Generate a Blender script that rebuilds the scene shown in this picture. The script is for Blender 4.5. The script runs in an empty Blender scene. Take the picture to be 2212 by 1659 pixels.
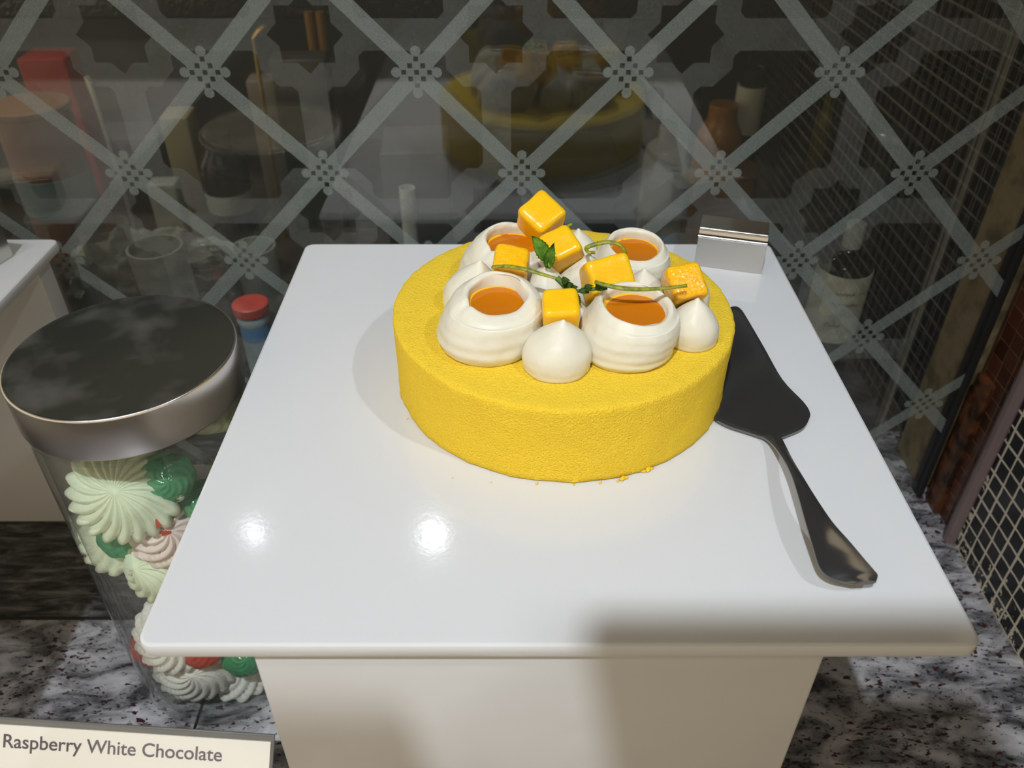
import bpy, bmesh, math, random
from mathutils import Vector, Matrix, Euler, noise

PI = math.pi
R = math.radians
sc = bpy.context.scene
col = sc.collection

# ------------------------------------------------------------------ camera
PITCH = R(37.1)
CZ = 0.596                      # lens height above the stone counter
F_PX = 1776.0
cam_d = bpy.data.cameras.new('camera')
cam_d.sensor_width = 36.0
cam_d.lens = F_PX / 2212 * 36.0
cam_d.clip_start = 0.02
cam_d.clip_end = 30
cam_d.dof.use_dof = True
cam_d.dof.focus_distance = 0.47
cam_d.dof.aperture_fstop = 11
cam = bpy.data.objects.new('camera', cam_d)
cam.location = (0, 0, CZ)
cam.rotation_euler = (PI/2 - PITCH, 0, 0)
col.objects.link(cam)
sc.camera = cam

# ------------------------------------------------------------------ world
w = bpy.data.worlds.new('room_ambience')
sc.world = w
w.use_nodes = True
w.node_tree.nodes['Background'].inputs['Color'].default_value = (1.0, 0.82, 0.57, 1)
w.node_tree.nodes['Background'].inputs['Strength'].default_value = 0.95

sc.view_settings.view_transform = 'Standard'
sc.view_settings.look = 'None'
sc.view_settings.exposure = 0.0
sc.view_settings.gamma = 1.0
sc.view_settings.use_curve_mapping = False


# ------------------------------------------------------------------ lights
def spot(name, loc, target, power, colr, radius, ang, blend=0.6):
    d = bpy.data.lights.new(name, 'SPOT')
    d.energy = power
    d.color = colr
    d.shadow_soft_size = radius
    d.spot_size = R(ang)
    d.spot_blend = blend
    o = bpy.data.objects.new(name, d)
    o.location = loc
    o.rotation_euler = (Vector(target) - Vector(loc)).to_track_quat('-Z', 'Y').to_euler()
    col.objects.link(o)
    return o


spot('ceiling_spot', (-0.25, -0.60, 1.95), (-0.02, 0.33, 0.25), 112, (0.88, 0.94, 1.0), 0.018, 36, 1.0)
spot('ceiling_spot', (-0.82, -0.60, 1.95), (-0.16, 0.38, 0.20), 16, (1.0, 0.97, 0.94), 0.030, 36, 1.0)
spot('ceiling_spot', (1.00, -0.25, 1.95), (0.08, 0.36, 0.28), 36, (0.90, 0.94, 1.0), 0.025, 26, 1.0)
spot('kitchen_lamp_and_fill', (-0.60, 0.90, 1.5), (-0.40, 0.90, 0.0), 24.0, (1.0, 0.95, 0.88), 0.05, 42, 0.8)  # added fill with no known source, brightens the left kitchen background
spot('kitchen_lamp_and_fill', (-0.193, 1.38, 1.5), (-0.15, 0.9, 0.1), 1.7, (0.95, 0.97, 1.0), 0.022, 90, 0.5)
spot('kitchen_lamp_and_fill', (-0.634, 1.38, 1.5), (-0.3, 0.9, 0.1), 0.8, (0.95, 0.97, 1.0), 0.018, 90, 0.5)


# ------------------------------------------------------------------ geometry of the view: a point on a known plane
def ray(u, v):
    x = (u - 1106) / F_PX
    y = (829.5 - v) / F_PX
    return Vector((x, math.cos(PITCH) + y*math.sin(PITCH), -math.sin(PITCH) + y*math.cos(PITCH)))


def pz(u, v, z):
    d = ray(u, v)
    return Vector((0, 0, CZ)) + d*((z - CZ)/d.z)


def py(u, v, Y):
    d = ray(u, v)
    return Vector((0, 0, CZ)) + d*(Y/d.y)


# ------------------------------------------------------------------ materials
def new_mat(name):
    m = bpy.data.materials.new(name)
    m.use_nodes = True
    nt = m.node_tree
    nt.nodes.clear()
    out = nt.nodes.new('ShaderNodeOutputMaterial')
    return m, nt, out


def bsdf(name, base, rough=0.5, metal=0.0, spec=0.5, sss=0.0, sss_r=(1, .6, .4), sss_s=0.004, coat=0.0,
         trans=0.0, ior=1.45, bump=None, var=None, emit=None):
    """bump = list of (scale, strength, detail); var = (scale, colour2, low, high[, detail])"""
    m, nt, out = new_mat(name)
    b = nt.nodes.new('ShaderNodeBsdfPrincipled')
    nt.links.new(b.outputs[0], out.inputs[0])
    b.inputs['Base Color'].default_value = (*base, 1)
    b.inputs['Roughness'].default_value = rough
    b.inputs['Metallic'].default_value = metal
    b.inputs['Specular IOR Level'].default_value = spec
    b.inputs['IOR'].default_value = ior
    b.inputs['Coat Weight'].default_value = coat
    b.inputs['Coat Roughness'].default_value = 0.08
    b.inputs['Transmission Weight'].default_value = trans
    if sss:
        b.inputs['Subsurface Weight'].default_value = sss
        b.inputs['Subsurface Radius'].default_value = sss_r
        b.inputs['Subsurface Scale'].default_value = sss_s
    tc = nt.nodes.new('ShaderNodeTexCoord')
    if var:
        n = nt.nodes.new('ShaderNodeTexNoise')
        n.inputs['Scale'].default_value = var[0]
        n.inputs['Detail'].default_value = var[4] if len(var) > 4 else 4
        nt.links.new(tc.outputs['Object'], n.inputs['Vector'])
        mr = nt.nodes.new('ShaderNodeMapRange')
        mr.inputs['From Min'].default_value = var[2]
        mr.inputs['From Max'].default_value = var[3]
        nt.links.new(n.outputs[0], mr.inputs[0])
        mx = nt.nodes.new('ShaderNodeMix')
        mx.data_type = 'RGBA'
        mx.inputs['A'].default_value = (*base, 1)
        mx.inputs['B'].default_value = (*var[1], 1)
        nt.links.new(mr.outputs[0], mx.inputs['Factor'])
        nt.links.new(mx.outputs['Result'], b.inputs['Base Color'])
    prev = None
    for (s, st, det) in (bump or []):
        n = nt.nodes.new('ShaderNodeTexNoise')
        n.inputs['Scale'].default_value = s
        n.inputs['Detail'].default_value = det
        nt.links.new(tc.outputs['Object'], n.inputs['Vector'])
        bp = nt.nodes.new('ShaderNodeBump')
        bp.inputs['Strength'].default_value = st
        bp.inputs['Distance'].default_value = (1.5 if 'velvet' in name else 0.5)/s
        nt.links.new(n.outputs[0], bp.inputs['Height'])
        if prev:
            nt.links.new(prev.outputs[0], bp.inputs['Normal'])
        prev = bp
    if prev:
        nt.links.new(prev.outputs[0], b.inputs['Normal'])
    return m


class X:
    """tiny expression builder over Math nodes"""
    nt = None

    def __init__(s, sock): s.s = sock

    @staticmethod
    def m(op, a, b=None, c=None):
        n = X.nt.nodes.new('ShaderNodeMath')
        n.operation = op
        for i, q in enumerate((a, b, c)):
            if q is None:
                continue
            if isinstance(q, X):
                X.nt.links.new(q.s, n.inputs[i])
            else:
                n.inputs[i].default_value = q
        return X(n.outputs[0])

    def __add__(s, o): return X.m('ADD', s, o)
    def __sub__(s, o): return X.m('SUBTRACT', s, o)
    def __mul__(s, o): return X.m('MULTIPLY', s, o)
    def __truediv__(s, o): return X.m('DIVIDE', s, o)
    def __lt__(s, o): return X.m('LESS_THAN', s, o)
    def __gt__(s, o): return X.m('GREATER_THAN', s, o)
    def abs(s): return X.m('ABSOLUTE', s)
    def rnd(s): return X.m('ROUND', s)
    def mx(s, o): return X.m('MAXIMUM', s, o)
    def mn(s, o): return X.m('MINIMUM', s, o)
    def inv(s): return X.m('SUBTRACT', 1.0, s)


def world_xyz(nt):
    X.nt = nt
    g = nt.nodes.new('ShaderNodeNewGeometry')
    sp = nt.nodes.new('ShaderNodeSeparateXYZ')
    nt.links.new(g.outputs['Position'], sp.inputs[0])
    return g, X(sp.outputs[0]), X(sp.outputs[1]), X(sp.outputs[2])


def clear_glass(name, tint=(0.93, 0.95, 0.94), f0=0.05, rough=0.01, etch=None, etch_col=(0.5, 0.53, 0.53), etch_f=0.5,
                haze=0.0, gain=1.0, grime=0.0):
    """clear pane: see-through with a view-angle sheen; etch = function(nt) giving a 0..1 frosted mask"""
    m, nt, out = new_mat(name)
    X.nt = nt
    tr = nt.nodes.new('ShaderNodeBsdfTransparent')
    tr.inputs[0].default_value = (*tint, 1)
    gl = nt.nodes.new('ShaderNodeBsdfGlossy')
    gl.inputs['Roughness'].default_value = rough
    lw = nt.nodes.new('ShaderNodeLayerWeight')
    lw.inputs['Blend'].default_value = 0.5
    fac = X(lw.outputs['Facing'])
    f = X.m('POWER', fac, 5.0)*(1-f0)*gain + f0*gain
    f = f.mn(0.95)
    mix = nt.nodes.new('ShaderNodeMixShader')
    nt.links.new(f.s, mix.inputs[0])
    nt.links.new(tr.outputs[0], mix.inputs[1])
    nt.links.new(gl.outputs[0], mix.inputs[2])
    last = mix
    if etch or haze or grime:
        di = nt.nodes.new('ShaderNodeBsdfDiffuse')
        tl = nt.nodes.new('ShaderNodeBsdfTranslucent')
        ms = nt.nodes.new('ShaderNodeMixShader')
        ms.inputs[0].default_value = 0.15
        nt.links.new(di.outputs[0], ms.inputs[1])
        nt.links.new(tl.outputs[0], ms.inputs[2])
        tc = nt.nodes.new('ShaderNodeTexCoord')
        nz = nt.nodes.new('ShaderNodeTexNoise')
        nz.inputs['Scale'].default_value = 900
        nz.inputs['Detail'].default_value = 2
        nt.links.new(tc.outputs['Object'], nz.inputs['Vector'])
        grain = X(nz.outputs[0])
        k = (etch(nt) if etch else X.m('ADD', 0.0, 0.0))*((grain - 0.5)*0.5 + etch_f) + haze
        if grime:
            n2 = nt.nodes.new('ShaderNodeTexNoise')
            n2.inputs['Scale'].default_value = 9
            n2.inputs['Detail'].default_value = 8
            nt.links.new(tc.outputs['Object'], n2.inputs['Vector'])
            k = k + X.m('POWER', X(n2.outputs[0]), 2.0)*grime
        for q in (di, tl):
            q.inputs[0].default_value = (*etch_col, 1)
        m2 = nt.nodes.new('ShaderNodeMixShader')
        nt.links.new(k.mn(0.95).s, m2.inputs[0])
        nt.links.new(mix.outputs[0], m2.inputs[1])
        nt.links.new(ms.outputs[0], m2.inputs[2])
        last = m2
    nt.links.new(last.outputs[0], out.inputs[0])
    return m


P = 0.1505


def lattice_mask(nt):
    g, x, y, z = world_xyz(nt)
    a = x - 0.0074
    c = z - 0.3448
    s = (a + c)/P
    t = (a - c)/P
    ds = s - s.rnd()
    dt = t - t.rnd()
    dx = (ds + dt)*(P/2)
    dz = (ds - dt)*(P/2)
    bw = 0.0057*1.4142/P
    bands = (ds.abs() < bw).mx(dt.abs() < bw)
    q = 0.0046
    dia = (dx.abs() + dz.abs()) < 3.1*q
    i = dx + dz
    j = dx - dz
    ri = (i/(2*q)).rnd().mn(1.0).mx(-1.0)
    rj = (j/(2*q)).rnd().mn(1.0).mx(-1.0)
    ei = i - ri*(2*q)
    ej = j - rj*(2*q)
    ex = (ei + ej)*0.5
    ez = (ei - ej)*0.5
    hole = (ex.abs() < 0.0017)*(ez.abs() < 0.0017)
    ax = dx.abs()
    az = dz.abs()

    def circ(px, pz_, r):
        u = ax - px
        v = az - pz_
        return (u*u + v*v) < r*r
    lob = circ(3.15*q, 0, 0.0036).mx(circ(0, 3.15*q, 0.0036)).mx(circ(2.05*q, 1.05*q, 0.0031)).mx(circ(1.05*q, 2.05*q, 0.0031))
    front = X(nt.nodes.new('ShaderNodeSeparateXYZ').outputs[1])
    nt.links.new(g.outputs['True Normal'], front.s.node.inputs[0])
    bf = X(g.outputs['Backfacing'])
    fr = (front < -0.5)*bf.inv() + (front > 0.5)*bf
    return bands.mx(dia).mx(lob)*hole.inv()*fr


def star_mask(nt):
    g, x, y, z = world_xyz(nt)
    p2 = 0.1510
    a = (x + 0.013)/p2
    c = (z - 0.424)/p2
    dx = ((a - a.rnd())*p2).abs()
    dz = ((c - c.rnd())*p2).abs()
    mxd = dx.mx(dz)
    rot = (dx + dz)*0.70711
    sq = mxd.mn(rot)              # union of two squares, an eight pointed star
    octa = mxd.mx(rot)
    outer = (sq < 0.0405)*(octa < 0.0475)
    inner = sq < 0.0215
    bars = (dx < 0.0122).mx(dz < 0.0122)
    front = X(nt.nodes.new('ShaderNodeSeparateXYZ').outputs[1])
    nt.links.new(g.outputs['True Normal'], front.s.node.inputs[0])
    bf = X(g.outputs['Backfacing'])
    fr = (front < -0.5)*bf.inv() + (front > 0.5)*bf
    return outer.mx(bars)*inner.inv()*fr


def mosaic_mat(name, tile, grout, gw=0.09, pitch=0.0122, rough=0.25, grout_noise=True, smear=True):
    m, nt, out = new_mat(name)
    g, x, y, z = world_xyz(nt)
    b = nt.nodes.new('ShaderNodeBsdfPrincipled')
    nt.links.new(b.outputs[0], out.inputs[0])
    nz = nt.nodes.new('ShaderNodeTexNoise')
    nz.inputs['Scale'].default_value = 60
    nz.inputs['Detail'].default_value = 5
    nt.links.new(g.outputs['Position'], nz.inputs['Vector'])
    wob = (X(nz.outputs[0]) - 0.5)*0.12
    fy = X.m('ABSOLUTE', X.m('FRACT', y/pitch + wob) - 0.5)
    fz = X.m('ABSOLUTE', X.m('FRACT', z/pitch + wob) - 0.5)
    edge = fy.mx(fz)
    lw = (X(nz.outputs[0]) - 0.5)*0.10
    mask = edge > (lw*(-1.0) + (0.5 - gw/2))
    if smear:
        n3 = nt.nodes.new('ShaderNodeTexNoise')
        n3.inputs['Scale'].default_value = 95
        n3.inputs['Detail'].default_value = 7
        n3.inputs['Roughness'].default_value = 0.7
        nt.links.new(g.outputs['Position'], n3.inputs['Vector'])
        near = X.m('SUBTRACT', 0.045, z)*3.0       # plaster splashes along the foot of the wall
        near = near.mx(X.m('SUBTRACT', 0.012, (y - 0.535).abs())*7.0).mx(-0.05)
        mask = mask.mx((X(n3.outputs[0]) + near.mn(0.14)) > 0.665)
    mx = nt.nodes.new('ShaderNodeMix')
    mx.data_type = 'RGBA'
    nt.links.new(mask.s, mx.inputs['Factor'])
    # tile colour varies a little per tile
    wn = nt.nodes.new('ShaderNodeTexWhiteNoise')
    cv = nt.nodes.new('ShaderNodeCombineXYZ')
    nt.links.new(X.m('FLOOR', y/pitch).s, cv.inputs[0])
    nt.links.new(X.m('FLOOR', z/pitch).s, cv.inputs[1])
    nt.links.new(cv.outputs[0], wn.inputs['Vector'])
    m3 = nt.nodes.new('ShaderNodeMix')
    m3.data_type = 'RGBA'
    m3.inputs['A'].default_value = (*tile, 1)
    m3.inputs['B'].default_value = (*[min(1, c*2.6 + 0.004) for c in tile], 1)
    nt.links.new(wn.outputs['Value'], m3.inputs['Factor'])
    nt.links.new(m3.outputs['Result'], mx.inputs['A'])
    mx.inputs['B'].default_value = (*grout, 1)
    nt.links.new(mx.outputs['Result'], b.inputs['Base Color'])
    nt.links.new((mask*0.5 + rough).s, b.inputs['Roughness'])
    bp = nt.nodes.new('ShaderNodeBump')
    bp.inputs['Distance'].default_value = 0.001
    bp.inputs['Strength'].default_value = 0.6
    nt.links.new((mask + (X(nz.outputs[0])*0.3)).s, bp.inputs['Height'])
    nt.links.new(bp.outputs[0], b.inputs['Normal'])
    return m


def granite_mat():
    m, nt, out = new_mat('speckled_granite')
    b = nt.nodes.new('ShaderNodeBsdfPrincipled')
    nt.links.new(b.outputs[0], out.inputs[0])
    b.inputs['Roughness'].default_value = 0.3
    g, x, y, z = world_xyz(nt)
    # the two slabs have different grain: streaked behind the joint, blotchy in front
    mp = nt.nodes.new('ShaderNodeMapping')
    mp.inputs['Rotation'].default_value = (0, 0, R(-38))
    mp.inputs['Scale'].default_value = (1.0, 2.1, 1.0)
    nt.links.new(g.outputs['Position'], mp.inputs['Vector'])

    def nz(scale, detail, rough, vec, dist=0.0):
        n = nt.nodes.new('ShaderNodeTexNoise')
        n.inputs['Scale'].default_value = scale
        n.inputs['Detail'].default_value = detail
        n.inputs['Roughness'].default_value = rough
        n.inputs['Distortion'].default_value = dist
        nt.links.new(vec, n.inputs['Vector'])
        return n

    def ramp(src, stops):
        r = nt.nodes.new('ShaderNodeValToRGB')
        e = r.color_ramp.elements
        e[0].position, e[0].color = stops[0][0], (*stops[0][1], 1)
        e[1].position, e[1].color = stops[-1][0], (*stops[-1][1], 1)
        for p_, c_ in stops[1:-1]:
            q = e.new(p_)
            q.color = (*c_, 1)
        nt.links.new(src, r.inputs[0])
        return r

    def mixc(fac, a, bb):
        q = nt.nodes.new('ShaderNodeMix')
        q.data_type = 'RGBA'
        nt.links.new(fac, q.inputs['Factor'])
        for nm, s in (('A', a), ('B', bb)):
            if isinstance(s, tuple):
                q.inputs[nm].default_value = (*s, 1)
            else:
                nt.links.new(s, q.inputs[nm])
        return q.outputs['Result']
    n1 = nz(24, 8, 0.62, mp.outputs[0], 0.6)
    base = ramp(n1.outputs[0], [(0.36, (0.06, 0.06, 0.065)), (0.46, (0.19, 0.187, 0.195)), (0.56, (0.40, 0.395, 0.41)), (0.72, (0.62, 0.61, 0.63))])
    n2 = nz(170, 5, 0.65, mp.outputs[0], 0.3)
    dark = X.m('LESS_THAN', X(n2.outputs[0]) + X(n1.outputs[0])*0.35, 0.575)
    c1 = mixc(dark.s, base.outputs[0], (0.018, 0.017, 0.022))
    n3 = nz(120, 3, 0.5, mp.outputs[0], 0.2)
    n4 = nz(14, 2, 0.5, mp.outputs[0])
    red = (X(n3.outputs[0]) + X(n4.outputs[0])*0.25) > 0.752
    c2 = mixc(red.s, c1, (0.050, 0.013, 0.016))
    # rear slab
    mp2 = nt.nodes.new('ShaderNodeMapping')
    mp2.inputs['Rotation'].default_value = (0, 0, R(-12))
    mp2.inputs['Scale'].default_value = (1.0, 4.5, 1.0)
    nt.links.new(g.outputs['Position'], mp2.inputs['Vector'])
    n5 = nz(30, 8, 0.7, mp2.outputs[0], 0.5)
    rear = ramp(n5.outputs[0], [(0.40, (0.012, 0.012, 0.012)), (0.52, (0.07, 0.07, 0.068)), (0.68, (0.26, 0.25, 0.24))])
    jl = (y > 0.449)*(x < 0.1)
    c3 = mixc(jl.s, c2, rear.outputs[0])
    seam = (((y - 0.449).abs() < 0.0017)*(x < 0.1)).mx(((x + 0.2455).abs() < 0.0012)*(y < 0.449))
    c4 = mixc(seam.s, c3, (0.012, 0.012, 0.010))
    nt.links.new(c4, b.inputs['Base Color'])
    return m


M = {}
M['granite'] = granite_mat()
M['board'] = bsdf('white_polyethylene', (0.64, 0.65, 0.66), 0.10, spec=0.6, sss=0.25, sss_r=(1, .9, .7), sss_s=0.006, bump=[(350, 0.015, 2)])
M['riser'] = bsdf('white_acrylic', (0.60, 0.60, 0.60), 0.16, spec=0.5, bump=[(14, 0.05, 2)])
M['velvet'] = bsdf('yellow_cocoa_velvet', (0.92, 0.64, 0.05), 0.9, spec=0.15, sss=0.1, sss_r=(1, .6, .1), sss_s=0.002,
                   bump=[(1100, 1.0, 5)], var=(1300, (0.86, 0.54, 0.02), 0.5, 0.75, 2))
M['cream'] = bsdf('whipped_cream', (0.71, 0.68, 0.565), 0.42, spec=0.35, sss=0.45, sss_r=(1, .9, .7), sss_s=0.004,
                  bump=[(420, 0.10, 3), (110, 0.12, 2)])
M['gel'] = bsdf('orange_mango_gel', (0.56, 0.165, 0.004), 0.07, spec=0.45)
M['gel_thin'] = bsdf('thin_yellow_gel_edge', (0.85, 0.46, 0.01), 0.1, spec=0.4)
M['mango'] = bsdf('glazed_mango_flesh', (0.88, 0.52, 0.008), 0.26, spec=0.4, sss=0.8, sss_r=(1, .6, .15), sss_s=0.005, coat=0.0,
                  bump=[(500, 0.16, 3)], var=(120, (0.88, 0.45, 0.005), 0.5, 0.75))
M['mango_rough'] = bsdf('glazed_mango_cut_face', (0.92, 0.50, 0.008), 0.10, spec=0.5, sss=0.6, sss_r=(1, .5, .1), sss_s=0.004, coat=0.3,
                        bump=[(420, 0.8, 3)], var=(120, (0.80, 0.35, 0.005), 0.5, 0.75))
M['zest'] = bsdf('lime_zest', (0.28, 0.28, 0.012), 0.4, bump=[(900, 0.5, 2)], var=(300, (0.12, 0.17, 0.01), 0.45, 0.6))
M['mint'] = bsdf('mint_leaf_green', (0.26, 0.50, 0.05), 0.45, sss=0.2, sss_s=0.002, bump=[(500, 0.5, 3)], var=(260, (0.10, 0.28, 0.03), 0.4, 0.65))
M['mint_dark'] = bsdf('mint_stem_green', (0.08, 0.17, 0.025), 0.5, bump=[(600, 0.6, 3)])
M['steel_dark'] = bsdf('polished_steel', (0.20, 0.197, 0.195), 0.15, metal=0.88, bump=[(700, 0.02, 2)])
M['steel_lid'] = bsdf('smudged_steel', (0.13, 0.135, 0.115), 0.2, metal=0.85, bump=[(9, 0.03, 2)], var=(30, (0.34, 0.34, 0.32), 0.50, 0.72, 9))
M['steel_side'] = bsdf('brushed_steel', (0.66, 0.64, 0.63), 0.30, metal=1.0, bump=[(60, 0.02, 2)])
M['steel_clip'] = bsdf('satin_steel', (0.62, 0.60, 0.57), 0.22, metal=1.0, bump=[(400, 0.03, 2)])
M['jar'] = clear_glass('clear_jar_glass', (0.96, 0.97, 0.96), 0.04, 0.01, haze=0.03)
M['front_pane'] = clear_glass('etched_lattice_glass', (0.96, 0.97, 0.96), 0.06, 0.012, lattice_mask, (0.28, 0.33, 0.32), 0.44, haze=0.012, gain=1.3, grime=0.03)
M['rear_pane'] = clear_glass('etched_star_glass', (0.96, 0.97, 0.96), 0.03, 0.02, star_mask, (0.30, 0.32, 0.33), 0.34, haze=0.0)
M['mosaic'] = mosaic_mat('black_glass_mosaic', (0.006, 0.006, 0.007), (0.66, 0.60, 0.48), gw=0.13, pitch=0.0165)
M['mosaic_brown_refl'] = mosaic_mat('mosaic_painted_brown_reflection', (0.035, 0.012, 0.006), (0.16, 0.06, 0.018), gw=0.05, pitch=0.0165, rough=0.2, smear=False)  # brown reflection put into the tile and grout colours
M['bullnose'] = bsdf('dull_mauve_trim', (0.16, 0.12, 0.12), 0.35, bump=[(60, 0.2, 3)])
M['rust'] = bsdf('rust_brown_stone', (0.10, 0.035, 0.012), 0.28, bump=[(90, 0.3, 4)], var=(60, (0.02, 0.010, 0.006), 0.45, 0.6, 6))
M['wood'] = bsdf('pale_worn_wood', (0.26, 0.20, 0.11), 0.5, bump=[(80, 0.2, 3)], var=(40, (0.12, 0.09, 0.05), 0.45, 0.65, 6))
M['rubber'] = bsdf('black_gasket', (0.012, 0.012, 0.012), 0.5)
M['black'] = bsdf('black_plastic', (0.012, 0.012, 0.013), 0.4)
M['leather'] = bsdf('embossed_black_plastic', (0.03, 0.033, 0.033), 0.16, spec=1.0, bump=[(130, 1.0, 2)])
M['backwall'] = bsdf('dark_kitchen_wall', (0.035, 0.035, 0.037), 0.5, bump=[(30, 0.1, 2)])
M['shelf'] = bsdf('dark_brown_worktop', (0.075, 0.055, 0.045), 0.35, var=(7, (0.03, 0.022, 0.018), 0.4, 0.65, 6), bump=[(60, 0.1, 3)])
M['card'] = bsdf('cream_card', (0.93, 0.91, 0.87), 0.6)
M['ink'] = bsdf('grey_print', (0.16, 0.14, 0.18), 0.6)
M['grey_edge'] = bsdf('grey_acrylic_edge', (0.17, 0.17, 0.165), 0.3)
M['ceiling'] = bsdf('dark_ceiling', (0.03, 0.028, 0.026), 0.8)
for nm, c in dict(mer_green=(0.80, 0.88, 0.68), mer_white=(0.90, 0.88, 0.82), mer_pink=(0.88, 0.76, 0.73)).items():
    M[nm] = bsdf(nm.replace('mer', 'meringue'), c, 0.6, sss=0.3, sss_s=0.003, bump=[(260, 0.12, 3)], var=(60, tuple(x*0.86 for x in c), 0.5, 0.7))
M['candy_green'] = bsdf('green_candy', (0.10, 0.42, 0.20), 0.15, trans=0.25, sss=0.4, sss_s=0.004, coat=0.5, bump=[(70, 0.3, 2)])
M['candy_red'] = bsdf('red_candy', (0.72, 0.10, 0.06), 0.15, trans=0.2, coat=0.5, bump=[(70, 0.3, 2)])


# ------------------------------------------------------------------ mesh helpers
def smooth(me, ang=50):
    for p in me.polygons:
        p.use_smooth = True
    try:
        me.set_sharp_from_angle(angle=R(ang))
    except Exception:
        pass


def obj(name, bm, mat, parent=None, loc=None, rot=None, sharp=50):
    me = bpy.data.meshes.new(name)
    bmesh.ops.recalc_face_normals(bm, faces=bm.faces)
    bm.to_mesh(me)
    bm.free()
    smooth(me, sharp)
    if sharp <= 40 and len(me.polygons):
        big = max(p.area for p in me.polygons)*0.12      # keep the large flat faces truly flat
        for p in me.polygons:
            if p.area > big and len(p.vertices) >= 4 and len(me.polygons) < 400:
                p.use_smooth = False
    for q in (mat if isinstance(mat, (list, tuple)) else [mat]):
        me.materials.append(q)
    o = bpy.data.objects.new(name, me)
    if loc is not None:
        o.location = loc
    if rot is not None:
        o.rotation_euler = rot
    if parent is not None:
        o.parent = parent
    col.objects.link(o)
    return o


def tag(o, label, cat, group=None, kind=None):
    if label:
        o['label'] = label
    if cat:
        o['category'] = cat
    if group:
        o['group'] = group
    if kind:
        o['kind'] = kind
    return o


def thing(name, label, cat, loc=(0, 0, 0), rot=(0, 0, 0), group=None):
    o = bpy.data.objects.new(name, None)
    o.empty_display_size = 0.02
    o.location = loc
    o.rotation_euler = rot
    col.objects.link(o)
    return tag(o, label, cat, group)


def box(bm, x0, x1, y0, y1, z0, z1, bev=0.0, seg=2):
    vs = [bm.verts.new((x, y, z)) for x in (x0, x1) for y in (y0, y1) for z in (z0, z1)]
    idx = [(0, 1, 3, 2), (4, 6, 7, 5), (0, 4, 5, 1), (2, 3, 7, 6), (0, 2, 6, 4), (1, 5, 7, 3)]
    fs = [bm.faces.new([vs[i] for i in f]) for f in idx]
    if bev:
        es = {e for f in fs for e in f.edges}
        bmesh.ops.bevel(bm, geom=list(es), offset=bev, segments=seg, affect='EDGES', profile=0.5)
    return bm


def lathe(bm, prof, seg=48, fn=None, close=True, c=(0, 0)):
    """prof = [(r, z)]; fn(r, z, theta) -> (r, z)"""
    rings = []
    for (r, z) in prof:
        if r < 1e-6:
            rr, zz = (fn(r, z, 0) if fn else (r, z))
            rings.append([bm.verts.new((c[0], c[1], zz))])
            continue
        ring = []
        for k in range(seg):
            th = 2*PI*k/seg
            rr, zz = fn(r, z, th) if fn else (r, z)
            ring.append(bm.verts.new((c[0] + rr*math.cos(th), c[1] + rr*math.sin(th), zz)))
        rings.append(ring)
    for a, b in zip(rings[:-1], rings[1:]):
        if len(a) == 1 and len(b) == 1:
            continue
        for k in range(seg):
            k2 = (k + 1) % seg
            if len(a) == 1:
                bm.faces.new((a[0], b[k], b[k2]))
            elif len(b) == 1:
                bm.faces.new((a[k], b[0], a[k2]))
            else:
                bm.faces.new((a[k], b[k], b[k2], a[k2]))
    if close:
        for ring, flip in ((rings[0], False), (rings[-1], True)):
            if len(ring) > 1:
                bm.faces.new(ring if flip else ring[::-1])
    return bm


def tube(bm, pts, rad, seg=10, flat=1.0, upv=(0, 0, 1)):
    """swept tube; rad scalar or list; flat squashes along the binormal-up axis"""
    n = len(pts)
    pts = [Vector(p) for p in pts]
    rads = rad if isinstance(rad, (list, tuple)) else [rad]*n
    rings = []
    up = Vector(upv)
    for i, p in enumerate(pts):
        t = (pts[min(i+1, n-1)] - pts[max(i-1, 0)]).normalized()
        s = t.cross(up)
        if s.length < 1e-4:
            s = t.cross(Vector((0, 1, 0)))
        s.normalize()
        b = s.cross(t).normalized()
        rings.append([bm.verts.new(p + s*math.cos(2*PI*k/seg)*rads[i] + b*math.sin(2*PI*k/seg)*rads[i]*flat) for k in range(seg)])
    for a, b in zip(rings[:-1], rings[1:]):
        for k in range(seg):
            bm.faces.new((a[k], a[(k+1) % seg], b[(k+1) % seg], b[k]))
    bm.faces.new(rings[0][::-1])
    bm.faces.new(rings[-1])
    return bm


def catmull(pts, n=6):
    pts = [Vector(p) for p in pts]
    P_ = [pts[0]*2 - pts[1]] + pts + [pts[-1]*2 - pts[-2]]
    out = []
    for i in range(1, len(P_)-2):
        for k in range(n):
            t = k/n
            a, b, c, d = P_[i-1], P_[i], P_[i+1], P_[i+2]
            out.append(0.5*((2*b) + (c - a)*t + (2*a - 5*b + 4*c - d)*t*t + (3*b - a - 3*c + d)*t**3))
    out.append(pts[-1])
    return out


def struct(name, bm, mat, sharp=30):
    o = obj(name, bm, mat, sharp=sharp)
    o['kind'] = 'structure'
    return o


# ------------------------------------------------------------------ setting
GY = 0.600      # front face of the etched pane
WX = 0.423      # tiled side wall
BT = 0.296      # top of the serving boards
bm = bmesh.new()
box(bm, -1.6, 0.60, -0.05, GY + 0.10, -0.05, 0.0, 0.0)
struct('floor', bm, M['granite'])          # the stone counter everything stands on
bm = bmesh.new()
box(bm, -1.6, 0.60, GY + 0.1005, 1.60, -0.05, 0.0)
tag(obj('kitchen_worktop', bm, M['shelf']), 'dark brown kitchen worktop behind the etched glass', 'worktop', kind='structure')
bm = bmesh.new()
box(bm, -1.0, 0.411, GY, GY + 0.006, 0.0, 1.60)
o = struct('window_1', bm, M['front_pane'])
bm = bmesh.new()
box(bm, -1.2, 0.398, 0.686, 0.692, 0.0, 1.60)
o = struct('window_2', bm, M['rear_pane'])
bm = bmesh.new()
box(bm, 0.3985, 0.4025, 0.684, 0.694, 0.0, 1.60, 0.0008)
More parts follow.
